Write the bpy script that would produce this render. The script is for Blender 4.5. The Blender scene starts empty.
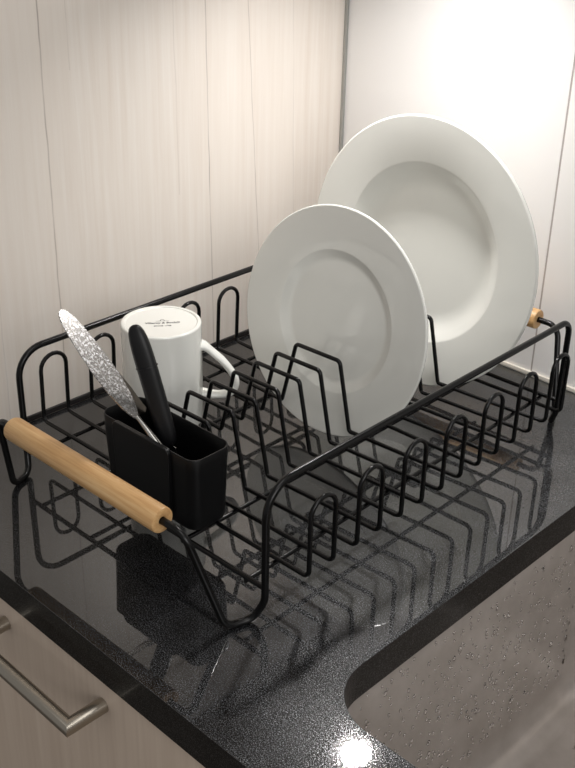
import bpy, bmesh, math, random
from mathutils import Vector, Matrix

random.seed(7)
scene = bpy.context.scene
COL = scene.collection
PHI = -0.01672                     # the kitchen is turned by about a degree against the rack
rad = math.radians

# ------------------------------------------------------------------ node helpers
def new_mat(name):
    m = bpy.data.materials.new(name)
    m.use_nodes = True
    nt = m.node_tree
    nt.nodes.clear()
    out = nt.nodes.new('ShaderNodeOutputMaterial')
    b = nt.nodes.new('ShaderNodeBsdfPrincipled')
    nt.links.new(b.outputs[0], out.inputs[0])
    return m, nt, b

def node(nt, kind, **kw):
    n = nt.nodes.new(kind)
    for k, v in kw.items():
        if k.startswith('i_'):
            key = k[2:]
            key = int(key) if key.isdigit() else key.replace('_', ' ')
            n.inputs[key].default_value = v
        else:
            setattr(n, k, v)
    return n

def math_node(nt, op, a, b=None, c=None, clamp=False):
    n = nt.nodes.new('ShaderNodeMath')
    n.operation = op
    n.use_clamp = clamp
    for i, v in enumerate((a, b, c)):
        if v is None:
            continue
        if isinstance(v, (int, float)):
            n.inputs[i].default_value = v
        else:
            nt.links.new(v, n.inputs[i])
    return n.outputs[0]

def ramp(nt, fac, stops):
    n = nt.nodes.new('ShaderNodeValToRGB')
    el = n.color_ramp.elements
    while len(el) < len(stops):
        el.new(0.5)
    for e, (p, c) in zip(el, stops):
        e.position = p
        e.color = (*c, 1) if len(c) == 3 else c
    nt.links.new(fac, n.inputs[0])
    return n.outputs[0]

def mix_col(nt, fac, a, b):
    n = nt.nodes.new('ShaderNodeMix')
    n.data_type = 'RGBA'
    for sock, v in ((n.inputs[0], fac), (n.inputs[6], a), (n.inputs[7], b)):
        if isinstance(v, (int, float)):
            sock.default_value = v
        elif isinstance(v, tuple):
            sock.default_value = (*v, 1)
        else:
            nt.links.new(v, sock)
    return n.outputs[2]

def obj_coords(nt):
    return nt.nodes.new('ShaderNodeTexCoord').outputs['Object']

def mapping(nt, vec, scale=(1, 1, 1), loc=(0, 0, 0)):
    n = nt.nodes.new('ShaderNodeMapping')
    n.inputs['Scale'].default_value = scale
    n.inputs['Location'].default_value = loc
    nt.links.new(vec, n.inputs[0])
    return n.outputs[0]

def noise(nt, vec, scale, detail=3, rough=0.5):
    n = nt.nodes.new('ShaderNodeTexNoise')
    n.inputs['Scale'].default_value = scale
    n.inputs['Detail'].default_value = detail
    n.inputs['Roughness'].default_value = rough
    nt.links.new(vec, n.inputs['Vector'])
    return n.outputs[0]

def bump(nt, bsdf, height, strength, dist=0.001):
    n = nt.nodes.new('ShaderNodeBump')
    n.inputs['Strength'].default_value = strength
    n.inputs['Distance'].default_value = dist
    nt.links.new(height, n.inputs['Height'])
    nt.links.new(n.outputs[0], bsdf.inputs['Normal'])

def srgb(r, g, b):
    f = lambda c: (c / 255 / 12.92) if c / 255 <= 0.04045 else ((c / 255 + 0.055) / 1.055) ** 2.4
    return (f(r), f(g), f(b))

def plain(name, color, rough=0.5, metal=0.0, coat=0.0, spec=0.5, grain=None):
    m, nt, b = new_mat(name)
    b.inputs['Base Color'].default_value = (*color, 1)
    b.inputs['Roughness'].default_value = rough
    b.inputs['Metallic'].default_value = metal
    b.inputs['Specular IOR Level'].default_value = spec
    b.inputs['Coat Weight'].default_value = coat
    b.inputs['Coat Roughness'].default_value = 0.05
    if grain:
        sc_, st = grain
        bump(nt, b, noise(nt, obj_coords(nt), sc_, 2), st, 0.0005)
    return m

# ------------------------------------------------------------------ materials
def wood_panel(name, base, dark, light, cracks, axis='y', rough=0.42):
    """pale maple boards, grain along Z; cracks: (y at z=0, slope dy/dz, wobble, half width, strength)"""
    m, nt, b = new_mat(name)
    co = obj_coords(nt)
    sep = nt.nodes.new('ShaderNodeSeparateXYZ')
    nt.links.new(co, sep.inputs[0])
    h = sep.outputs[1 if axis == 'y' else 0]
    z = sep.outputs[2]
    warp = noise(nt, mapping(nt, co, (3, 3, 1.2)), 4, 3)
    st = (45, 45, 1.6)
    g1 = noise(nt, mapping(nt, co, st), 3.0, 5, 0.6)
    g2 = noise(nt, mapping(nt, co, (420, 420, 6)), 2.0, 2, 0.5)
    wide = noise(nt, mapping(nt, co, (9, 9, 0.9)), 1.6, 2)
    c = mix_col(nt, ramp(nt, g1, [(0.30, (0, 0, 0)), (0.72, (1, 1, 1))]), dark, light)
    c = mix_col(nt, math_node(nt, 'MULTIPLY', ramp(nt, wide, [(0.35, (0, 0, 0)), (0.68, (1, 1, 1))]), 0.55), c, base)
    c = mix_col(nt, math_node(nt, 'MULTIPLY', ramp(nt, g2, [(0.42, (0, 0, 0)), (0.75, (1, 1, 1))]), 0.16), c, dark)
    for (y0, slope, wob, hw, strength, zmin) in cracks:
        n1 = noise(nt, mapping(nt, co, (0.01, 0.01, 1), (0, 0, y0 * 37)), 11, 3)
        off = math_node(nt, 'MULTIPLY', math_node(nt, 'SUBTRACT', n1, 0.5), wob)
        line = math_node(nt, 'ADD', math_node(nt, 'MULTIPLY_ADD', z, slope, y0), off)
        d = math_node(nt, 'ABSOLUTE', math_node(nt, 'SUBTRACT', h, line))
        msk = math_node(nt, 'SUBTRACT', 1.0, math_node(nt, 'DIVIDE', d, hw), clamp=True)
        fade = noise(nt, mapping(nt, co, (0.01, 0.01, 1), (0, 0, y0 * 91)), 17, 2)
        fade = math_node(nt, 'MULTIPLY_ADD', fade, 1.6, -0.25, clamp=True)
        up = math_node(nt, 'GREATER_THAN', z, zmin)
        msk = math_node(nt, 'MULTIPLY', math_node(nt, 'MULTIPLY', math_node(nt, 'MULTIPLY', msk, strength), fade), up)
        c = mix_col(nt, msk, c, srgb(112, 92, 78))
    nt.links.new(c, b.inputs['Base Color'])
    b.inputs['Roughness'].default_value = rough
    bump(nt, b, g2, 0.06, 0.0004)
    return m

M = {}
M['wall_wood'] = wood_panel('pale_maple_panel', srgb(229, 221, 212), srgb(221, 210, 199), srgb(232, 225, 217), [
    (0.1058, 0.004, 0.006, 0.0012, 0.85, 0.03), (0.3178, -0.0165, 0.004, 0.0011, 0.8, -1), (0.3985, -0.065, 0.004, 0.0009, 0.7, -1),
    (0.1390, -0.002, 0.004, 0.0010, 0.3, 0.35), (0.272, -0.01, 0.006, 0.0012, 0.25, 0.2), (0.455, -0.03, 0.004, 0.0012, 0.25, -1),
    (0.035, 0.01, 0.006, 0.0012, 0.3, -1)])
M['drawer_wood'] = wood_panel('maple_drawer_front', srgb(216, 198, 181), srgb(206, 187, 170), srgb(222, 205, 188), [
    (0.258, 0.03, 0.006, 0.0012, 0.35, -1), (0.352, -0.02, 0.005, 0.001, 0.3, -1)], axis='x', rough=0.45)

def make_granite():
    m, nt, b = new_mat('polished_black_granite')
    co = obj_coords(nt)
    n1 = noise(nt, co, 1000, 1, 0.7)
    n2 = noise(nt, co, 300, 3, 0.65)
    n3 = noise(nt, co, 13, 4, 0.62)
    n4 = noise(nt, co, 1500, 1, 0.5)
    c = ramp(nt, n2, [(0.40, (0.0022, 0.0021, 0.0021)), (0.62, (0.008, 0.0076, 0.0076)), (0.78, (0.03, 0.029, 0.029))])
    # fine dust and dried water marks, patchy
    patch = ramp(nt, n3, [(0.36, (0, 0, 0)), (0.64, (1, 1, 1))])
    # stronger towards the sink: lamp glitter on the dust, painted into the colour
    sepx = nt.nodes.new('ShaderNodeSeparateXYZ')
    nt.links.new(co, sepx.inputs[0])
    lamp_glitter = math_node(nt, 'MULTIPLY_ADD', sepx.outputs[0], 4.2, math_node(nt, 'MULTIPLY_ADD', n3, 1.2, -1.75), clamp=True)
    patch = math_node(nt, 'MULTIPLY', math_node(nt, 'MULTIPLY_ADD', patch, 0.5, 0.5), math_node(nt, 'MULTIPLY_ADD', lamp_glitter, 0.85, 0.15))
    sp = ramp(nt, n1, [(0.56, (0, 0, 0)), (0.74, (1, 1, 1))])
    sp2 = ramp(nt, n4, [(0.60, (0, 0, 0)), (0.72, (1, 1, 1))])
    sp = math_node(nt, 'MAXIMUM', sp, math_node(nt, 'MULTIPLY', sp2, 0.8))
    sepn = nt.nodes.new('ShaderNodeSeparateXYZ')
    nt.links.new(nt.nodes.new('ShaderNodeTexCoord').outputs['Normal'], sepn.inputs[0])
    top = math_node(nt, 'MULTIPLY_ADD', math_node(nt, 'GREATER_THAN', sepn.outputs[2], 0.6), 0.97, 0.03)   # dust lies on the top only
    dust = math_node(nt, 'MULTIPLY', math_node(nt, 'MULTIPLY', sp, math_node(nt, 'MULTIPLY_ADD', patch, 0.62, 0.02)), top)
    c = mix_col(nt, dust, c, (0.40, 0.43, 0.49))
    nt.links.new(c, b.inputs['Base Color'])
    b.inputs['Roughness'].default_value = 0.34
    lv = math_node(nt, 'MULTIPLY', math_node(nt, 'MULTIPLY_ADD', sp, 1.3, 0.2), math_node(nt, 'MULTIPLY_ADD', patch, 0.5, 0.5))
    nt.links.new(lv, b.inputs['Specular IOR Level'])
    b.inputs['Coat IOR'].default_value = 1.76
    # the top is polished, the sawn edges only honed
    sep = nt.nodes.new('ShaderNodeSeparateXYZ')
    nt.links.new(nt.nodes.new('ShaderNodeTexCoord').outputs['Normal'], sep.inputs[0])
    flat = math_node(nt, 'MULTIPLY_ADD', math_node(nt, 'GREATER_THAN', sep.outputs[2], 0.6), 0.85, 0.15)
    nt.links.new(flat, b.inputs['Coat Weight'])
    nt.links.new(math_node(nt, 'MULTIPLY_ADD', dust, 0.3, 0.014), b.inputs['Coat Roughness'])
    n = nt.nodes.new('ShaderNodeBump')
    n.inputs['Strength'].default_value = 0.05
    n.inputs['Distance'].default_value = 0.0004
    nt.links.new(n1, n.inputs['Height'])
    nt.links.new(n.outputs[0], b.inputs['Normal'])
    return m
M['granite'] = make_granite()

M['white_wall'] = plain('white_back_panel', srgb(235, 233, 231), 0.38, grain=(300, 0.03))
M['white_seam'] = plain('grey_joint', srgb(176, 168, 164), 0.6, grain=(400, 0.05))
M['corner_strip'] = plain('brushed_aluminium_strip', srgb(176, 176, 172), 0.38, metal=0.7, grain=(200, 0.05))
M['black_seal'] = plain('black_rubber_seal', srgb(30, 27, 26), 0.35, grain=(500, 0.05))
M['cream_seal'] = plain('cream_silicone', srgb(226, 220, 208), 0.5, grain=(400, 0.05))
M['wire'] = plain('black_coated_steel', (0.0018, 0.0017, 0.0018), 0.26, coat=0.0, spec=0.32, grain=(350, 0.08))
M['porcelain'] = plain('white_glazed_porcelain', srgb(234, 234, 228), 0.22, coat=0.9, grain=(30, 0.01))
M['mug_base'] = plain('matt_white_glaze', srgb(224, 222, 219), 0.4, coat=0.2, grain=(300, 0.03))
M['ink'] = plain('dark_grey_print', srgb(60, 60, 62), 0.6, grain=(400, 0.02))
M['plastic'] = plain('matt_black_plastic', (0.0030, 0.0030, 0.0033), 0.40, spec=0.28, grain=(900, 0.2))
M['grip'] = plain('soft_black_handle', (0.0034, 0.0034, 0.0042), 0.40, spec=0.38, grain=(1200, 0.3))
M['nickel'] = plain('brushed_nickel', srgb(172, 165, 154), 0.3, metal=1.0, grain=(600, 0.15))
M['cabinet'] = plain('white_melamine', srgb(205, 198, 190), 0.5, grain=(200, 0.03))
M['cabinet_underside'] = plain('shaded_cabinet_board', srgb(64, 58, 54), 0.5, grain=(200, 0.03))  # shade under the cabinet put into its colour, mirrored by the granite
M['lamp_ring'] = plain('satin_lamp_ring', srgb(190, 190, 188), 0.35, metal=0.9, grain=(300, 0.05))
M['floor'] = plain('grey_floor_tile', srgb(120, 112, 105), 0.5, grain=(12, 0.1))

def make_handle_wood():
    m, nt, b = new_mat('pale_beech')
    co = obj_coords(nt)
    g = noise(nt, mapping(nt, co, (5, 90, 90)), 3, 4, 0.6)
    g2 = noise(nt, mapping(nt, co, (18, 500, 500)), 2, 2, 0.5)
    c = ramp(nt, g, [(0.25, srgb(186, 140, 90)), (0.5, srgb(208, 166, 114)), (0.75, srgb(222, 186, 136))])
    c = mix_col(nt, math_node(nt, 'MULTIPLY', ramp(nt, g2, [(0.5, (0, 0, 0)), (0.75, (1, 1, 1))]), 0.35), c, srgb(176, 124, 76))
    nt.links.new(c, b.inputs['Base Color'])
    b.inputs['Roughness'].default_value = 0.42
    bump(nt, b, g2, 0.12, 0.0003)
    return m
M['beech'] = make_handle_wood()

def make_blade():
    m, nt, b = new_mat('spotted_steel_blade')
    co = obj_coords(nt)
    n1 = noise(nt, co, 420, 3, 0.7)
    sp = ramp(nt, n1, [(0.50, (0, 0, 0)), (0.66, (1, 1, 1))])
    c = mix_col(nt, sp, srgb(204, 201, 197), srgb(232, 232, 235))
    nt.links.new(c, b.inputs['Base Color'])
    b.inputs['Metallic'].default_value = 0.85
    nt.links.new(math_node(nt, 'MULTIPLY_ADD', sp, 0.16, 0.24), b.inputs['Roughness'])
    bump(nt, b, n1, 0.045, 0.0003)
    return m
M['blade'] = make_blade()
M['steel'] = plain('polished_cutlery_steel', srgb(196, 194, 190), 0.2, metal=1.0, grain=(300, 0.05))

M['reflection_steel'] = plain('dark_reflection_steel', srgb(104, 98, 92), 0.24, metal=1.0, grain=(300, 0.05))  # dark reflection in the edge facet painted as base colour

def make_sink_steel():
    m, nt, b = new_mat('satin_sink_steel')
    co = obj_coords(nt)
    g = noise(nt, mapping(nt, co, (60, 6, 600)), 2, 3)
    big = noise(nt, co, 26, 3, 0.6)
    c = mix_col(nt, ramp(nt, big, [(0.3, (0, 0, 0)), (0.7, (1, 1, 1))]), srgb(186, 178, 171), srgb(203, 195, 189))
    nt.links.new(c, b.inputs['Base Color'])
    b.inputs['Metallic'].default_value = 0.5
    nt.links.new(math_node(nt, 'MULTIPLY_ADD', big, 0.12, 0.32), b.inputs['Roughness'])
    bump(nt, b, g, 0.05, 0.0004)
    return m
M['sink'] = make_sink_steel()

def make_water():
    m, nt, b = new_mat('water')
    b.inputs['Base Color'].default_value = (1, 1, 1, 1)
    b.inputs['Roughness'].default_value = 0.02
    b.inputs['IOR'].default_value = 1.33
    b.inputs['Transmission Weight'].default_value = 1.0
    bump(nt, b, noise(nt, obj_coords(nt), 60, 1), 0.02, 0.0002)
    return m
M['water'] = make_water()

def make_lamp():
    m, nt, b = new_mat('lit_lamp_glass')
    b.inputs['Base Color'].default_value = (0.9, 0.9, 0.9, 1)
    b.inputs['Emission Color'].default_value = (1.0, 0.95, 0.88, 1)
    b.inputs['Emission Strength'].default_value = 8.0
    return m
M['lamp'] = make_lamp()

# ------------------------------------------------------------------ object helpers
def link(name, bm, mat, parent=None, smooth=True, rot=0.0, loc=(0, 0, 0)):
    bmesh.ops.recalc_face_normals(bm, faces=bm.faces)
    me = bpy.data.meshes.new(name)
    bm.to_mesh(me)
    bm.free()
    o = bpy.data.objects.new(name, me)
    COL.objects.link(o)
    for mm in (mat if isinstance(mat, (list, tuple)) else [mat]):
        me.materials.append(mm)
    if smooth:
        for p in me.polygons:
            p.use_smooth = True
        try:
            me.set_sharp_from_angle(angle=rad(40))
        except Exception:
            pass
    if parent:
        o.parent = parent
    o.rotation_euler = (0, 0, rot)
    o.location = loc
    return o

def thing(name, label, cat, loc=(0, 0, 0), rotz=0.0, group=None):
    o = bpy.data.objects.new(name, None)
    o.empty_display_size = 0.02
    COL.objects.link(o)
    o.location = loc
    o.rotation_euler = (0, 0, rotz)
    o['label'] = label
    o['category'] = cat
    if group:
        o['group'] = group
    return o

def structure(o, label, cat):
    o['kind'] = 'structure'
    o['label'] = label
    o['category'] = cat
    return o

def room(x, y, z=0.0):
    c, s = math.cos(PHI), math.sin(PHI)
    return Vector((c * x - s * y, s * x + c * y, z))

def box(bm, x0, x1, y0, y1, z0, z1, bevel=0.0, seg=2):
    r = bmesh.ops.create_cube(bm, size=1)
    vs = r['verts']
    bmesh.ops.scale(bm, vec=(x1 - x0, y1 - y0, z1 - z0), verts=vs)
    bmesh.ops.translate(bm, vec=((x0 + x1) / 2, (y0 + y1) / 2, (z0 + z1) / 2), verts=vs)
    if bevel:
        es = list({e for v in vs for e in v.link_edges})
        bmesh.ops.bevel(bm, geom=es, offset=bevel, segments=seg, affect='EDGES', profile=0.5)

def fillet(pts, radii, closed=False, step=rad(15)):
    """round the corners of a 3-D polyline; radii: one number or a list"""
    pts = [Vector(p) for p in pts]
    n = len(pts)
    if isinstance(radii, (int, float)):
        radii = [radii] * n
    out = []
    for i, p in enumerate(pts):
        if not closed and i in (0, n - 1):
            out.append(p)
            continue
        a = (pts[i - 1] - p)
        b = (pts[(i + 1) % n] - p)
        la, lb = a.length, b.length
        a.normalize(); b.normalize()
        ang = a.angle(b)
        r = radii[i]
        if r <= 0 or ang > math.pi - 0.02:
            out.append(p)
            continue
        t = r / math.tan(ang / 2)
        lim = 0.499 * min(la, lb)
        if t > lim:
            t = lim
            r = t * math.tan(ang / 2)
        bis = (a + b).normalized()
        ctr = p + bis * (r / math.sin(ang / 2))
        s = p + a * t
        e = p + b * t
        u = (s - ctr).normalized()
        w = (e - ctr)
        w = (w - u * w.dot(u)).normalized()
        sweep = math.pi - ang
        k = max(2, int(sweep / step))
        for j in range(k + 1):
            th = sweep * j / k
            out.append(ctr + (u * math.cos(th) + w * math.sin(th)) * r)
    res = [out[0]]
    for p in out[1:]:
        if (p - res[-1]).length > 1e-5:
            res.append(p)
    if closed and (res[0] - res[-1]).length < 1e-5:
        res.pop()
    return res

def tube(bm, pts, r, seg=12, closed=False, cap=True):
    pts = [Vector(p) for p in pts]
    n = len(pts)
    rr = r if isinstance(r, (list, tuple)) else [r] * n
    tang = []
    for i in range(n):
        if closed:
            t = pts[(i + 1) % n] - pts[i - 1]
        else:
            t = pts[min(i + 1, n - 1)] - pts[max(i - 1, 0)]
        tang.append(t.normalized())
    up = Vector((0, 0, 1)) if abs(tang[0].z) < 0.9 else Vector((1, 0, 0))
    nrm = (up - tang[0] * up.dot(tang[0])).normalized()
    frames = []
    for i in range(n):
        if i:
            q = tang[i - 1].rotation_difference(tang[i])
            nrm = q @ nrm
            nrm = (nrm - tang[i] * nrm.dot(tang[i])).normalized()
        frames.append((nrm.copy(), tang[i].cross(nrm)))
    twist = 0.0
    if closed:
        q = tang[-1].rotation_difference(tang[0])
        e = q @ nrm
        a0, b0 = frames[0]
        twist = math.atan2(e.dot(b0), e.dot(a0))
    rings = []
    for i in range(n):
        a, b = frames[i]
        tw = -twist * i / n if closed else 0
        rings.append([bm.verts.new(pts[i] + (a * math.cos(2 * math.pi * k / seg + tw) + b * math.sin(2 * math.pi * k / seg + tw)) * rr[i]) for k in range(seg)])
    m = n if closed else n - 1
    for i in range(m):
        A, B = rings[i], rings[(i + 1) % n]
        for k in range(seg):
            bm.faces.new((A[k], A[(k + 1) % seg], B[(k + 1) % seg], B[k]))
    if cap and not closed:
        bm.faces.new(rings[0][::-1])
        bm.faces.new(rings[-1])

def lathe(bm, profile, seg=96):
    """profile of (r, z) points about Z; r = 0 closes on the axis"""
    rings = []
    for r, z in profile:
        if r <= 1e-7:
            rings.append([bm.verts.new((0, 0, z))])
        else:
            rings.append([bm.verts.new((r * math.cos(2 * math.pi * k / seg), r * math.sin(2 * math.pi * k / seg), z)) for k in range(seg)])
    for A, B in zip(rings[:-1], rings[1:]):
        for k in range(seg):
            k2 = (k + 1) % seg
            if len(A) == 1 and len(B) == 1:
                continue
            if len(A) == 1:
                bm.faces.new((A[0], B[k2], B[k]))
            elif len(B) == 1:
                bm.faces.new((A[k], A[k2], B[0]))
            else:
                bm.faces.new((A[k], A[k2], B[k2], B[k]))

def round_profile(pts, radii, step=rad(12)):
    out = fillet([(p[0], 0, p[1]) for p in pts], radii, step=step)
    return [(max(0.0, v.x), v.z) for v in out]

def rounded_rect(x0, x1, y0, y1, r, n=8):
    out = []
    for cx, cy, a0 in ((x1 - r, y1 - r, 0), (x0 + r, y1 - r, 90), (x0 + r, y0 + r, 180), (x1 - r, y0 + r, 270)):
        for k in range(n + 1):
            a = rad(a0 + 90 * k / n)
            out.append((cx + r * math.cos(a), cy + r * math.sin(a)))
    return out

def loft(bm, loops, cap_start=False, cap_end=False):
    rings = [[bm.verts.new(p) for p in l] for l in loops]
    n = len(rings[0])
    for A, B in zip(rings[:-1], rings[1:]):
        for k in range(n):
            bm.faces.new((A[k], A[(k + 1) % n], B[(k + 1) % n], B[k]))
    if cap_start:
        bm.faces.new(rings[0][::-1])
    if cap_end:
        bm.faces.new(rings[-1])

def slab(bm, outline, thick_dir):
    """prism of a closed outline (list of Vectors) extruded by thick_dir"""
    A = [bm.verts.new(p) for p in outline]
    B = [bm.verts.new(Vector(p) + thick_dir) for p in outline]
    n = len(A)
    for k in range(n):
        bm.faces.new((A[k], A[(k + 1) % n], B[(k + 1) % n], B[k]))
    bm.faces.new(A[::-1])
    bm.faces.new(B)

# ------------------------------------------------------------------ the room (its own axes, turned by PHI)
YW, YF, XS, YS = 0.5342, -0.1049, 0.4865, -0.0233
CT = 0.033                                    # worktop thickness
XR = 1.55

bm = bmesh.new(); box(bm, -0.02, 0.0, YF - 0.0, YW + 0.02, -0.88, 1.6)
structure(link('wall_left', bm, M['wall_wood'], smooth=False, rot=PHI), 'pale maple wood panel wall on the left with thin dark grain cracks', 'wall')
XSEAM = 0.307
bm = bmesh.new()
box(bm, 0.0035, XSEAM - 0.0011, YW, YW + 0.018, -0.88, 1.6)
box(bm, XSEAM + 0.0011, XR, YW, YW + 0.018, -0.88, 1.6)
structure(link('wall_back', bm, M['white_wall'], smooth=False, rot=PHI), 'satin white back wall panels behind the plates', 'wall')
bm = bmesh.new(); box(bm, XSEAM - 0.0011, XSEAM + 0.0011, YW + 0.0004, YW + 0.018, 0.0, 1.6)
structure(link('trim_1', bm, M['white_seam'], smooth=False, rot=PHI), 'thin grey vertical joint between the white wall panels', 'trim')
bm = bmesh.new(); box(bm, 0.0, 0.0035, YW - 0.004, YW + 0.018, 0.0, 1.6, 0.0006)
structure(link('trim_2', bm, M['corner_strip'], smooth=False, rot=PHI), 'narrow grey metal strip in the corner between wood and white walls', 'trim')
bm = bmesh.new(); box(bm, 0.0, 0.003, YF, YW - 0.004, 0.0, 0.0065, 0.001)
structure(link('trim_3', bm, M['black_seal'], smooth=False, rot=PHI), 'black seal strip where the wood wall meets the worktop', 'trim')
bm = bmesh.new(); box(bm, 0.0035, XR, YW - 0.003, YW, 0.0, 0.0055, 0.001)
structure(link('trim_4', bm, M['cream_seal'], smooth=False, rot=PHI), 'cream sealant line where the white wall meets the worktop', 'trim')
bm = bmesh.new(); box(bm, -1.0, 3.0, -3.0, YW + 0.02, -0.9, -0.88)
structure(link('floor', bm, M['floor'], smooth=False, rot=PHI), 'grey kitchen floor', 'floor')

# worktop with the sink cut out of it
def worktop():
    bm = bmesh.new()
    def loop(pts, z):
        vs = [bm.verts.new((x, y, z)) for x, y in pts]
        return [bm.edges.new((vs[i], vs[(i + 1) % len(vs)])) for i in range(len(vs))]
    outer = rounded_rect(0.003, XR, YF, YW - 0.003, 0.0012, 2)
    inner = rounded_rect(XS, 0.93, YS, 0.405, 0.048, 16)
    e = loop(outer, 0.0) + loop(inner, 0.0)
    bmesh.ops.triangle_fill(bm, use_beauty=True, use_dissolve=False, edges=e)
    r = bmesh.ops.extrude_face_region(bm, geom=list(bm.faces))
    vs = [g for g in r['geom'] if isinstance(g, bmesh.types.BMVert)]
    bmesh.ops.translate(bm, vec=(0, 0, -CT), verts=vs)
    return bm
wt = link('worktop', worktop(), M['granite'], smooth=False, rot=PHI)
wt['label'] = 'polished black granite worktop under the dish rack'
wt['category'] = 'worktop'
bv = wt.modifiers.new('edge', 'BEVEL'); bv.width = 0.0014; bv.segments = 3; bv.limit_method = 'ANGLE'; bv.angle_limit = rad(50)

# undermounted sink basin
def basin():
    bm = bmesh.new()
    g = 0.0022
    X0, X1, Y0, Y1 = XS - g, 0.93 + g, YS - g, 0.405 + g
    loops = []
    def ring(ins, z, r):
        return [(x, y, z) for x, y in rounded_rect(X0 + ins, X1 - ins, Y0 + ins, Y1 - ins, r, 16)]
    loops.append(ring(-0.018, -CT - 0.0016, 0.066))
    loops.append(ring(-0.018, -CT - 0.0003, 0.066))
    loops.append(ring(-0.0006, -CT - 0.0003, 0.0495))
    loops.append(ring(0.0, -CT - 0.0012, 0.049))
    depth, fr, taper = 0.222, 0.032, 0.008
    for k in range(1, 9):
        t = k / 8
        loops.append(ring(taper * t * 0.85, -CT - (depth - fr) * t, 0.049))
    for k in range(1, 9):
        a = rad(90 * k / 8)
        loops.append(ring(taper * 0.85 + fr * (1 - math.cos(a)), -CT - (depth - fr) - fr * math.sin(a), max(0.012, 0.049 - fr * 0.8 * (1 - math.cos(a)))))
    loops.append(ring(0.12, -CT - depth - 0.002, 0.012))
    loft(bm, loops, cap_end=True)
    return bm
sink = thing('sink', 'satin stainless steel sink basin let into the black worktop', 'sink', room(0.708, 0.19, -CT - 0.224), PHI)
b = link('basin', basin(), M['sink'], sink)
b.location = (-0.708, -0.19, CT + 0.224)
sol = b.modifiers.new('sheet', 'SOLIDIFY'); sol.thickness = 0.001; sol.offset = -1
bm = bmesh.new()
lathe(bm, [(0, 0.001), (0.018, 0.0008), (0.030, 0.003), (0.040, 0.0032), (0.043, 0.0015), (0.043, 0.0002), (0, 0.0002)], 48)
link('drain', bm, M['steel'], sink, loc=(0.05, 0.06, 0.0))

# water left on the basin's side and floor
bm = bmesh.new()
def drop(c, ux, uy, n, a, bb, h):
    rings = []
    K = 8
    for j in range(3):
        ph = rad(90 * j / 3)
        rings.append([bm.verts.new(c + ux * (a * math.cos(ph) * math.cos(2 * math.pi * k / K)) + uy * (bb * math.cos(ph) * math.sin(2 * math.pi * k / K)) + n * (h * math.sin(ph))) for k in range(K)])
    top = bm.verts.new(c + n * h)
    for A, B in zip(rings[:-1], rings[1:]):
        for k in range(K):
            bm.faces.new((A[k], A[(k + 1) % K], B[(k + 1) % K], B[k]))
    for k in range(K):
        bm.faces.new((rings[-1][k], rings[-1][(k + 1) % K], top))
    bm.faces.new(rings[0][::-1])
for i in range(640):
    y = random.uniform(0.03, 0.395); t = random.random() ** 0.85
    z = -CT - 0.006 - 0.183 * t
    x = XS - 0.0022 + 0.0068 * ((-z - CT) / 0.19) + 0.0001
    s = random.uniform(0.0008, 0.0016) * (1.0 if random.random() < .85 else 1.6)
    drop(Vector((x, y, z)), Vector((0, 1, 0)), Vector((0.03, 0, 1)).normalized(), Vector((1, 0, -0.03)).normalized(), s, s * random.uniform(1.0, 1.9), s * 0.75)
for i in range(150):
    x = random.uniform(0.53, 0.8); y = random.uniform(0.02, 0.37)
    s = random.uniform(0.0010, 0.0034)
    ins = min(x - XS - 0.04, 0.08) / 0.08
    drop(Vector((x, y, -CT - 0.2215 - 0.002 * max(0, ins))), Vector((1, 0, 0)), Vector((0, 1, 0)), Vector((0, 0, 1)), s, s * random.uniform(0.8, 1.6), s * 0.5)
wd = link('water_droplets', bm, M['water'], rot=PHI)
wd['kind'] = 'stuff'; wd['label'] = 'scattered water droplets clinging to the steel sink sides'; wd['category'] = 'water'

# base cabinet with the drawer below the worktop
cab = thing('base_cabinet', 'maple base cabinet with a drawer below the black worktop', 'cabinet', room(0.22, 0.2, -0.88), PHI)
def cl(x, y, z):
    return (x - 0.22, y - 0.2, z + 0.88)
bm = bmesh.new()
for a in ((0.004, 0.022, YF + 0.024, YW - 0.02, -0.78, -CT - 0.001), (0.436, 0.454, YF + 0.024, YW - 0.02, -0.78, -CT - 0.001),
          (0.022, 0.436, YF + 0.024, YW - 0.02, -0.78, -0.762), (0.022, 0.436, YW - 0.04, YW - 0.02, -0.762, -CT - 0.001),
          (0.004, 0.454, YF + 0.07, YF + 0.085, -0.88, -0.78)):
    p, q = cl(a[0], a[2], a[4]), cl(a[1], a[3], a[5])
    box(bm, p[0], q[0], p[1], q[1], p[2], q[2])
link('carcass', bm, M['cabinet'], cab, smooth=False)
bm = bmesh.new()
p, q = cl(0.004, YF + 0.003, -0.300), cl(0.60, YF + 0.022, -CT - 0.0015)
box(bm, p[0], q[0], p[1], q[1], p[2], q[2], 0.0008)
dr = link('drawer', bm, M['drawer_wood'], cab, smooth=False)
bm = bmesh.new()
p, q = cl(0.004, YF + 0.003, -0.775), cl(0.60, YF + 0.022, -0.304)
box(bm, p[0], q[0], p[1], q[1], p[2], q[2], 0.0008)
link('door', bm, M['drawer_wood'], cab, smooth=False)
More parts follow.
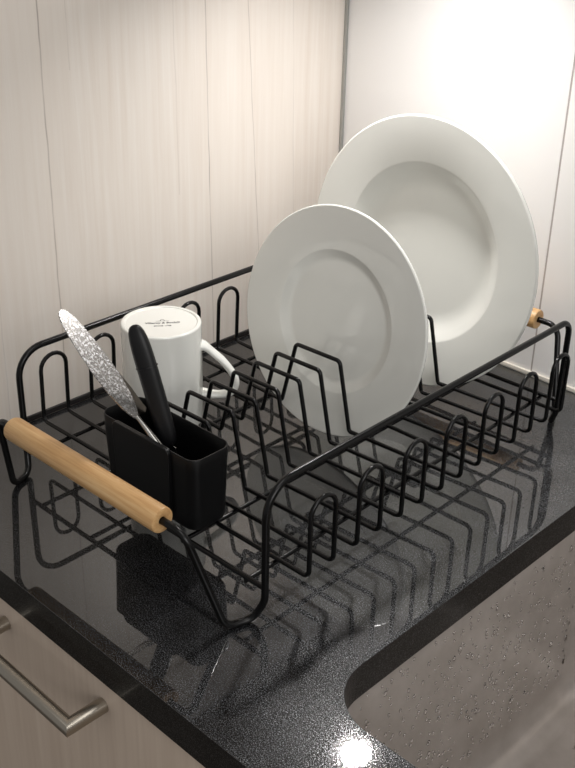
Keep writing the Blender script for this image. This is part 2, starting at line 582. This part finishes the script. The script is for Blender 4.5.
# bar handle: mitred corners, round bar
HX0, HX1, HZ, HY = 0.192, 0.3305, -0.0615, YF - 0.0305
bm = bmesh.new()
pts = [cl(HX0, YF + 0.0035, HZ), cl(HX0, HY, HZ), cl(HX1, HY, HZ), cl(HX1, YF + 0.0035, HZ)]
def mitred(bm, pts, rx, rz, seg=20):
    """round bar with sharp mitred corners lying in a horizontal plane"""
    pts = [Vector(p) for p in pts]
    rings = []
    for i, p in enumerate(pts):
        a = (p - pts[i - 1]).normalized() if i else (pts[1] - p).normalized()
        c = (pts[i + 1] - p).normalized() if i < len(pts) - 1 else a
        t = (a + c).normalized()
        side = Vector((0, 0, 1)).cross(t).normalized()
        k = 1 / max(0.3, math.cos(a.angle(t)) if a.angle(t) > 1e-4 else 1)
        rings.append([bm.verts.new(p + side * (rx * k * math.cos(2 * math.pi * j / seg)) + Vector((0, 0, rz * math.sin(2 * math.pi * j / seg)))) for j in range(seg)])
    for A, B in zip(rings[:-1], rings[1:]):
        for j in range(seg):
            bm.faces.new((A[j], A[(j + 1) % seg], B[(j + 1) % seg], B[j]))
    bm.faces.new(rings[0][::-1]); bm.faces.new(rings[-1])
mitred(bm, pts, 0.0066, 0.0066)
h = link('handle', bm, M['nickel'], dr)
h['label'] = 'brushed nickel bar handle'

# upper cabinet over the worktop (outside the frame, mirrored in the granite) with its lamp
uc = thing('upper_cabinet', 'wall cabinet with a small lamp hanging above the dish rack', 'cabinet', room(0.75, 0.37, 0.565), PHI)
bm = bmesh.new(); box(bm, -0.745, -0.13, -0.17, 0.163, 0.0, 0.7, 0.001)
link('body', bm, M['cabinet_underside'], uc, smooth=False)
bm = bmesh.new(); box(bm, -0.745, -0.13, -0.19, -0.1705, -0.002, 0.7, 0.001)
link('door', bm, M['drawer_wood'], uc, smooth=False)
LX, LY, LZ = 0.2186, 0.368, 0.55
bm = bmesh.new(); lathe(bm, [(0.0205, 0.0), (0.0205, -0.003), (0.034, -0.002), (0.036, 0.003), (0.036, 0.0149), (0, 0.0149), (0, 0.003), (0.0205, 0.003), (0.0205, 0.0)], 40)
lp = link('lamp', bm, M['lamp_ring'], uc, loc=(LX - 0.75, LY - 0.37, LZ - 0.565))
lp['label'] = 'small round lamp under the cabinet'
bm = bmesh.new(); lathe(bm, [(0, 0.0022), (0.0203, 0.0022), (0.0203, 0.0012), (0, 0.0012)], 40)
link('lens', bm, M['lamp'], lp)

# ------------------------------------------------------------------ the dish rack
XL = 0.0817; XRr = XL + 0.32; XM = (XL + XRr) / 2
H, L, ZB, ZA = 0.1264, 0.4367, 0.0345, 0.1043
A0, PITCH, AW = 0.0342, 0.0588, 0.0293
AXR, AXL = 0.4165, 0.0635
ZH, YH, HH = 0.0917, -0.0488, 0.0985
RW, RT = 0.0031, 0.0021
rack = thing('dish_rack', 'black wire dish rack with pale wooden handles on the granite worktop', 'dish rack', (XM, L / 2, 0))
RO = Vector((-XM, -L / 2, 0))
def R(p):
    return Vector(p) + RO

def side_path(s, front):
    """half of the frame from the top rail's middle down to the handle bar; s=+1 right, -1 left"""
    x = lambda d: XM + s * (0.16 - d)
    yy = (lambda y: y) if front else (lambda y: L - y)
    return [(x(0), L / 2, H), (x(0), yy(0), H), (x(0.0), yy(0.0), 0.022), (x(0.008), yy(-0.005), RW), (x(0.016), yy(-0.0275), RW),
            (x(0.0375), yy(YH), ZH), (XM, yy(YH), ZH)], [0, 0.027 if front else 0.015, 0.02, 0.012, 0.012, 0.016, 0]
path, rads = [], []
for s, front, rev in ((1, True, False), (-1, True, True), (-1, False, False), (1, False, True)):
    p, r_ = side_path(s, front)
    if rev:
        p, r_ = p[::-1], r_[::-1]
    path += p[:-1]; rads += r_[:-1]
bm = bmesh.new()
tube(bm, [R(p) for p in fillet(path, rads, closed=True, step=rad(9))], RW, 14, closed=True)
link('frame', bm, M['wire'], rack)

# divider arches 1..13 on the grid wires
FL, FR = 0.1975, 0.2905
def trap_y(k):
    return A0 + AW * k + (0.0 if k in (8, 13) else -0.0022 - 0.00064 * min(k, 7))
def has_trap(k):
    return 1 <= k <= 13
def wire_x(k):
    return trap_y(k) if has_trap(k) else A0 + AW * k
for j in range(7):
    k0, k1 = 2 * j, 2 * j + 1
    yA, yB = A0 + PITCH * j, A0 + PITCH * j + AW
    for sgn, ax, foot in ((-1, AXL, FL), (1, AXR, FR)):
        bm = bmesh.new()
        lean = 0.003 if sgn < 0 else 0.0
        e0 = (foot, wire_x(k0), ZB) if has_trap(k0) else (XM, yA, ZB)
        e1 = (foot, wire_x(k1), ZB)
        pts = [e0, (ax, yA, ZB), (ax + lean, yA, ZA), (ax + lean, yB, ZA), (ax, yB, ZB), e1]
        rr = [0, 0.006, 0.0146, 0.0146, 0.006, 0]
        tube(bm, [R(p) for p in fillet(pts, rr, step=rad(15))], RT, 10)
        link('grid_wire', bm, M['wire'], rack)
for k in range(1, 14):
    y = trap_y(k)
    pts = [(FL - 0.004, y, ZB), (FL + 0.001, y, ZB), (0.2165, y, 0.1045), (0.2735, y, 0.1055), (FR - 0.001, y, ZB), (FR + 0.004, y, ZB)]
    bm = bmesh.new()
    tube(bm, [R(p) for p in fillet(pts, [0, 0.005, 0.005, 0.005, 0.005, 0], step=rad(15))], RT, 10)
    link('plate_divider', bm, M['wire'], rack)
for x in (0.1025, 0.178, 0.3055, 0.3805):
    bm = bmesh.new()
    tube(bm, [R((x, A0 - 0.004 if False else -0.0005, ZB - 2 * RT + 0.0002)), R((x, L + 0.0005, ZB - 2 * RT + 0.0002))], RT, 10)
    link('cross_wire', bm, M['wire'], rack)
for y in (0.0, L):
    bm = bmesh.new()
    tube(bm, [R((XL + 0.001, y, ZB)), R((XRr - 0.001, y, ZB))], RT * 1.1, 10)
    link('end_wire', bm, M['wire'], rack)
for y in (YH, L - YH):
    bm = bmesh.new()
    prof = [(0.0034, -HH + 0.004), (0.0034, -HH + 0.0006), (0.0045, -HH), (0.0088, -HH), (0.0103, -HH + 0.0006), (0.0108, -HH + 0.002),
            (0.0108, HH - 0.002), (0.0103, HH - 0.0006), (0.0088, HH), (0.0045, HH), (0.0034, HH - 0.0006), (0.0034, HH - 0.004)]
    lathe(bm, prof, 40)
    bmesh.ops.rotate(bm, verts=bm.verts, cent=(0, 0, 0), matrix=Matrix.Rotation(rad(90), 3, 'Y'))
    hh = link('handle', bm, M['beech'], rack, loc=R((XM, y, ZH)))
    hh['label'] = 'pale beech wood handle'

# ------------------------------------------------------------------ cutlery caddy
CX0, CX1, CY0, CY1, CZ0, CZ1 = 0.1937, 0.3155, 0.0052, 0.0500, 0.0367, 0.1076
cxm, cym = (CX0 + CX1) / 2, (CY0 + CY1) / 2
caddy = thing('cutlery_caddy', 'black plastic cutlery caddy standing in the front of the rack', 'cutlery holder', (cxm, cym, CZ0))
def cring(ins, z, r):
    t = (CZ1 - z) / (CZ1 - CZ0)
    i2 = ins + 0.0022 * t
    return [(x - cxm, y - cym, z - CZ0) for x, y in rounded_rect(CX0 + i2, CX1 - i2, CY0 + i2, CY1 - i2, max(0.002, r - ins), 8)]
bm = bmesh.new()
w = 0.0016
loops = [cring(0.003, CZ0, 0.011), cring(0.0008, CZ0 + 0.0008, 0.011), cring(0, CZ0 + 0.003, 0.011)]
loops += [cring(0, CZ0 + (CZ1 - CZ0) * k / 6, 0.011) for k in range(1, 6)]
loops += [cring(0, CZ1 - 0.0005, 0.011), cring(0.0004, CZ1, 0.011), cring(w - 0.0004, CZ1, 0.011), cring(w, CZ1 - 0.0005, 0.011)]
loops += [cring(w, CZ1 - (CZ1 - CZ0 - 0.002) * k / 5, 0.011) for k in range(1, 6)]
loft(bm, loops, cap_start=True, cap_end=True)
link('cup', bm, M['plastic'], caddy)
# hook plate on the front: stands a few millimetres proud, narrower towards the bottom
bm = bmesh.new()
px0, px1 = 0.2150, 0.2880
outl = []
for (x, z, r_) in ((px0 + 0.004, 0.044, 0.004), (px1 - 0.001, 0.044, 0.004), (px1, 0.1088, 0.006), (px0, 0.1088, 0.006)):
    outl.append((x, 0, z))
pp = fillet(outl, [0.004, 0.004, 0.005, 0.005], closed=True, step=rad(18))
slab(bm, [Vector((p.x - cxm, CY0 - cym - 0.0030, p.z - CZ0)) for p in pp], Vector((0, 0.0046, 0)))
o = link('hook_plate', bm, M['plastic'], caddy)
bv = o.modifiers.new('edge', 'BEVEL'); bv.width = 0.0007; bv.segments = 2; bv.limit_method = 'ANGLE'

# ------------------------------------------------------------------ camera data (also used to lay the blade in its plane)
CAM = Vector((0.86331, -0.48050, 0.56192))
CR = Vector((0.72768283, 0.6855973, 0.02083392)); CU = Vector((-0.33086198, 0.32424137, 0.88622677)); CF = Vector((-0.60083946, 0.65178515, -0.46278296))

# ------------------------------------------------------------------ table knife, blade up
E = Vector((0.2562, 0.0085, 0.1112)); T = Vector((0.1700, -0.0072, 0.1983))
ax = (T - E).normalized()
lamp = room(LX, LY, LZ)
mid = E.lerp(T, 0.55)
nrm = ((lamp - mid).normalized() + (CAM - mid).normalized()).normalized()
nrm = (nrm - ax * nrm.dot(ax)).normalized()
wv = nrm.cross(ax).normalized()            # across the blade
if wv.dot(CR) < 0:
    wv = -wv
knife = thing('table_knife', 'spotted steel table knife standing blade up in the caddy', 'knife', E)
# blade outline in (along, across) metres, tip at the far end
BL = [(0.018, -0.0030), (0.026, -0.0052), (0.042, -0.0072), (0.062, -0.0080), (0.082, -0.0076), (0.102, -0.0064), (0.114, -0.0050), (0.120, -0.0030), (0.1215, -0.0002),
      (0.119, 0.0026), (0.112, 0.0046), (0.102, 0.0060), (0.086, 0.0072), (0.068, 0.0078), (0.052, 0.0076), (0.036, 0.0062), (0.022, 0.0036), (0.016, 0.0012), (0.013, -0.0008)]
BL = [(a * 1.03, c * 1.5) for a, c in BL]
bm = bmesh.new()
slab(bm, [ax * a + wv * c - nrm * 0.0006 for a, c in BL], nrm * 0.0012)
o = link('blade', bm, M['blade'], knife, smooth=False)
o['label'] = 'bright water-spotted steel blade'
# ground cutting edge: a narrow facet that widens towards the heel
tilt = (nrm * math.cos(rad(14)) + wv * math.sin(rad(14))).normalized()
tw = tilt.cross(ax).normalized()
if tw.dot(wv) < 0:
    tw = -tw
bm = bmesh.new()
base = lambda a, c: ax * a + wv * (c * 1.5)
facet = [base(0.058, 0.0077), base(0.052, 0.0076) , base(0.036, 0.0062), base(0.022, 0.0036), base(0.016, 0.0014),
         base(0.0155, 0.0020) + tw * 0.0100, base(0.0185, 0.0034) + tw * 0.0120, base(0.024, 0.0040) + tw * 0.0098, base(0.040, 0.0064) + tw * 0.0050]
slab(bm, [p - tilt * 0.0004 for p in facet], tilt * 0.0008)
o = link('cutting_edge', bm, M['reflection_steel'], knife, smooth=False)
o['label'] = 'ground edge, coloured for a dark reflection, widening to the heel'
bm = bmesh.new()
hd = [(0.0165, 0.0000, 0.0020), (0.011, 0.0004, 0.0021), (0.002, 0.0008, 0.0026), (-0.010, 0.0008, 0.0034), (-0.030, 0.0008, 0.0042), (-0.050, 0.0008, 0.0045), (-0.058, 0.0008, 0.0036), (-0.060, 0.0008, 0.0015)]
tube(bm, [ax * a + wv * c for a, c, r_ in hd], [r_ for a, c, r_ in hd], 14)
link('handle', bm, M['steel'], knife)

# ------------------------------------------------------------------ black handled paring knife, blade down
pk = thing('paring_knife', 'black handled knife standing blade down beside the mug', 'knife', (0.262, 0.029, 0.092))
PKO = Vector((0.262, 0.029, 0.092))
ctr = [(0.2268, 0.0215, 0.1955), (0.2298, 0.0218, 0.1905), (0.2345, 0.0226, 0.1775), (0.2398, 0.0236, 0.1610), (0.2452, 0.0248, 0.1430), (0.2506, 0.0262, 0.1240), (0.2556, 0.0274, 0.1080), (0.2608, 0.0286, 0.0900)]
half = [0.0034, 0.0072, 0.0086, 0.0088, 0.0087, 0.0086, 0.0084, 0.0070]
bm = bmesh.new()
loops = []
vd = Vector((0.6, -0.65, 0)).normalized()
for i, (c, hw) in enumerate(zip(ctr, half)):
    c = Vector(c)
    t = (Vector(ctr[min(i + 1, len(ctr) - 1)]) - Vector(ctr[max(i - 1, 0)])).normalized()
    side = t.cross(vd).normalized()
    dep = side.cross(t).normalized()
    ring = []
    for k in range(20):
        a = 2 * math.pi * k / 20
        ca, sa = math.cos(a), math.sin(a)
        f = lambda v: math.copysign(abs(v) ** 0.75, v)
        ring.append(c - PKO + side * (hw * f(ca)) + dep * (hw * 0.72 * f(sa)))
    loops.append(ring)
loft(bm, loops, cap_start=True, cap_end=True)
g = link('handle', bm, M['grip'], pk)
sb = g.modifiers.new('round', 'SUBSURF'); sb.levels = 1; sb.render_levels = 2
# raised collar line across the handle
i = 3
c = Vector(ctr[i]); t = (Vector(ctr[i + 1]) - Vector(ctr[i - 1])).normalized()
side = t.cross(vd).normalized(); dep = side.cross(t).normalized()
bm = bmesh.new()
ringp = [c - PKO + side * (0.0090 * math.cos(2 * math.pi * k / 28)) * 1.0 + dep * (0.0065 * math.sin(2 * math.pi * k / 28)) for k in range(28)]
tube(bm, ringp, 0.0006, 6, closed=True)
link('collar', bm, M['grip'], pk)
bm = bmesh.new()
bt = [Vector(p) - PKO for p in ((0.2570, 0.0288, 0.0935), (0.2665, 0.0288, 0.0915), (0.2735, 0.0300, 0.0600), (0.2745, 0.0305, 0.0450), (0.2700, 0.0303, 0.0520), (0.2640, 0.0296, 0.0720))]
slab(bm, bt, Vector((0, 0.0012, 0)))
link('blade', bm, M['steel'], pk, smooth=False)

# ------------------------------------------------------------------ mug, upside down
MC = Vector((0.1434, 0.1212, 0.0)); MZ0, MZ1 = ZB + RT + 0.0002, 0.1405
mug = thing('mug', 'white porcelain mug turned upside down in the rack', 'mug', (MC.x, MC.y, MZ0))
mh = MZ1 - MZ0
bm = bmesh.new()
prof = [(0.0, mh - 0.0014), (0.0340, mh - 0.0014), (0.0346, mh), (0.0384, mh), (0.0387, mh * 0.5), (0.0390, 0.0), (0.0355, 0.0), (0.0351, mh * 0.5), (0.0345, mh - 0.0075), (0.0, mh - 0.0070)]
lathe(bm, round_profile(prof, [0, 0.0008, 0.0009, 0.0026, 0, 0.0015, 0.0015, 0, 0.004, 0]), 96)
link('body', bm, M['porcelain'], mug)
# strap handle
az = rad(45)
er = Vector((math.cos(az), math.sin(az), 0)); et = Vector((-math.sin(az), math.cos(az), 0)); ez = Vector((0, 0, 1))
hp = [(0.0370, 0.0790), (0.0420, 0.0772), (0.0500, 0.0700), (0.0578, 0.0625), (0.0650, 0.0530), (0.0700, 0.0440), (0.0708, 0.0360), (0.0670, 0.0290), (0.0580, 0.0255), (0.0480, 0.0255), (0.0370, 0.0275)]
fine = []
for i in range(len(hp) - 1):          # Catmull-Rom
    p0, p1, p2, p3 = (Vector(hp[max(0, min(len(hp) - 1, i + d))]) for d in (-1, 0, 1, 2))
    for k in range(5):
        t = k / 5
        fine.append(0.5 * ((2 * p1) + (p2 - p0) * t + (2 * p0 - 5 * p1 + 4 * p2 - p3) * t * t + (3 * p1 - p0 - 3 * p2 + p3) * t ** 3))
fine.append(Vector(hp[-1]))
bm = bmesh.new()
loops = []
for i, p in enumerate(fine):
    t = (fine[min(i + 1, len(fine) - 1)] - fine[max(i - 1, 0)]).normalized()
    n2 = Vector((-t.y, t.x))
    u = i / (len(fine) - 1)
    flare = 1 + 0.5 * max(0, 1 - u * 7) + 0.2 * max(0, 1 - (1 - u) * 7)
    hwid, hth = 0.0062 * flare, 0.0036 * flare
    ring = []
    for k in range(16):
        a = 2 * math.pi * k / 16
        ring.append(er * (p.x + n2.x * hth * math.sin(a)) + ez * (p.y + n2.y * hth * math.sin(a)) + et * (hwid * math.cos(a)))
    loops.append(ring)
loft(bm, loops, cap_start=True, cap_end=True)
link('handle', bm, M['porcelain'], mug)
# backstamp printed on the base
def text_mesh(bm, body, size, width, origin, ang, z, shear=0.0):
    cu = bpy.data.curves.new('t', 'FONT')
    cu.body = body; cu.size = size; cu.align_x = 'CENTER'; cu.align_y = 'CENTER'; cu.shear = shear
    cu.resolution_u = 2; cu.extrude = 0.00004; cu.offset = size * 0.03
    to = bpy.data.objects.new('t', cu); COL.objects.link(to)
    bpy.context.view_layer.update()
    me = bpy.data.meshes.new_from_object(to.evaluated_get(bpy.context.evaluated_depsgraph_get()))
    xs = [v.co.x for v in me.vertices]
    sc_ = width / (max(xs) - min(xs))
    me.transform(Matrix.Translation((origin[0], origin[1], z)) @ Matrix.Rotation(ang, 4, 'Z') @ Matrix.Diagonal((sc_, sc_ if sc_ < 2 else 1, 1, 1)))
    bm.from_mesh(me)
    bpy.data.objects.remove(to); bpy.data.curves.remove(cu); bpy.data.meshes.remove(me)
bm = bmesh.new()
ang = rad(51)
uu = Vector((math.cos(ang), math.sin(ang), 0)); vv = Vector((-math.sin(ang), math.cos(ang), 0))
zt = mh - 0.00136
c0 = Vector((0.1452, 0.1213, 0)) - MC
text_mesh(bm, 'Villeroy & Boch®', 0.0042, 0.0330, c0, ang, zt, 0.12)
text_mesh(bm, 'SINCE 1748', 0.0028, 0.0165, c0 - vv * 0.0068, ang, zt)
# little emblem: a ruled line carrying an arch
cl0 = c0 + vv * 0.0044
def bar(bm, p, q, w_):
    d = (q - p).normalized(); n_ = Vector((-d.y, d.x, 0)) * w_ / 2
    slab(bm, [Vector((a.x, a.y, zt)) for a in (p - n_, q - n_, q + n_, p + n_)], Vector((0, 0, 0.00004)))
bar(bm, cl0 - uu * 0.0062, cl0 + uu * 0.0062, 0.0005)
arch = [cl0 + uu * (0.0019 * math.cos(a)) + vv * (0.0006 + 0.0030 * math.sin(a)) for a in [math.pi * k / 8 for k in range(9)]]
for p, q in zip(arch[:-1], arch[1:]):
    bar(bm, p, q, 0.0006)
bar(bm, arch[0] - vv * 0.0006, arch[0], 0.0006); bar(bm, arch[-1] - vv * 0.0006, arch[-1], 0.0006)
o = link('backstamp', bm, M['ink'], mug, smooth=False)
o['label'] = 'small dark printed maker mark on the base'

# ------------------------------------------------------------------ plates
def plate(name, label, centre, tilt, R_, prof, rr):
    """prof: (radius, depth behind the rim plane); the face looks towards -Y"""
    t = thing(name, label, 'plate', (centre[0], centre[1] - R_ * math.sin(tilt), centre[2] - R_ * math.cos(tilt)), 0, 'plates in the rack')
    bm = bmesh.new()
    lathe(bm, round_profile([(r_, -d) for r_, d in prof], rr, step=rad(10)), 160)
    # local +Z (towards the diner) becomes -Y, then lean back
    m = Matrix.Rotation(rad(90) - tilt, 3, 'X')
    bmesh.ops.rotate(bm, verts=bm.verts, cent=(0, 0, 0), matrix=m)
    bmesh.ops.translate(bm, verts=bm.verts, vec=(0, R_ * math.sin(tilt), R_ * math.cos(tilt)))
    o = link(name + '_body', bm, M['porcelain'])
    o.name = 'plate_body'
    o.parent = t
    return t
Rs = 0.1151
plate('small_plate', 'smaller white plate in front, face in shade', (0.2415, 0.2533, 0.1290), rad(8.8), Rs,
      [(0, 0.0102), (0.0615, 0.0102), (0.0700, 0.0058), (0.0715, 0.0050), (Rs - 0.0014, 0.0002), (Rs, 0.0012), (Rs - 0.0003, 0.0036), (0.0765, 0.0110), (0.0640, 0.0146), (0.0620, 0.0156), (0.0590, 0.0156), (0.0575, 0.0142), (0, 0.0140)],
      [0, 0.012, 0.004, 0.004, 0.0006, 0.0008, 0.0012, 0.02, 0.002, 0.0006, 0.0006, 0.001, 0])
Rb = 0.1440
plate('dinner_plate', 'large white dinner plate at the back, its face brightly lit', (0.2402, 0.3895, 0.1638), rad(3.3), Rb,
      [(0, 0.0190), (0.0770, 0.0190), (0.0960, 0.0060), (Rb - 0.0018, 0.0002), (Rb, 0.0014), (Rb - 0.0004, 0.0042), (0.1000, 0.0150), (0.0840, 0.0215), (0.0820, 0.0230), (0.0785, 0.0230), (0.0770, 0.0220), (0, 0.0218)],
      [0, 0.036, 0.005, 0.0008, 0.0010, 0.0016, 0.03, 0.003, 0.0006, 0.0006, 0.001, 0])

# ------------------------------------------------------------------ light
li = bpy.data.lights.new('cabinet_lamp_light', 'AREA')
li.shape = 'DISK'; li.size = 0.040; li.energy = 1.3; li.spread = rad(126); li.color = (1.0, 0.975, 0.955)
lo = bpy.data.objects.new('cabinet_lamp_light', li); COL.objects.link(lo)
lo.location = room(LX, LY, LZ - 0.0005)
li = bpy.data.lights.new('side_fill_light', 'AREA')  # unseen side fill, added to brighten the wood wall and basin side
li.shape = 'RECTANGLE'; li.size = 1.0; li.size_y = 1.3; li.energy = 16.5; li.color = (1.0, 0.985, 0.97)
lo = bpy.data.objects.new('side_fill_light', li); COL.objects.link(lo)
lo.location = room(2.15, -0.65, 0.95)
lo.rotation_euler = (0, rad(90), PHI + rad(-18))
li = bpy.data.lights.new('overhead_fill_light', 'AREA')  # unseen overhead fill, added to brighten the sink floor
li.shape = 'RECTANGLE'; li.size = 0.9; li.size_y = 0.9; li.energy = 6.0; li.color = (1.0, 0.98, 0.95)
lo = bpy.data.objects.new('overhead_fill_light', li); COL.objects.link(lo)
lo.location = room(1.0, -0.25, 1.6)

world = bpy.data.worlds.new('kitchen'); scene.world = world
world.use_nodes = True
bg = world.node_tree.nodes['Background']
bg.inputs[0].default_value = (1.0, 0.98, 0.95, 1)
bg.inputs[1].default_value = 0.30

# ------------------------------------------------------------------ camera
cd = bpy.data.cameras.new('camera')
co = bpy.data.objects.new('camera', cd); COL.objects.link(co)
cd.sensor_fit = 'VERTICAL'; cd.sensor_height = 36.0; cd.sensor_width = 27.0
cd.lens = 1073.716 * 36.0 / 768.0
cd.clip_start = 0.01
co.matrix_world = Matrix(((CR.x, CU.x, -CF.x, CAM.x), (CR.y, CU.y, -CF.y, CAM.y), (CR.z, CU.z, -CF.z, CAM.z), (0, 0, 0, 1)))
scene.camera = co

vs = scene.view_settings
vs.view_transform = 'Standard'; vs.look = 'None'; vs.gamma = 1.0; vs.exposure = 0.0; vs.use_curve_mapping = False
scene.cycles.use_denoising = True
scene.cycles.max_bounces = 10
scene.cycles.caustics_reflective = False
scene.cycles.caustics_refractive = False
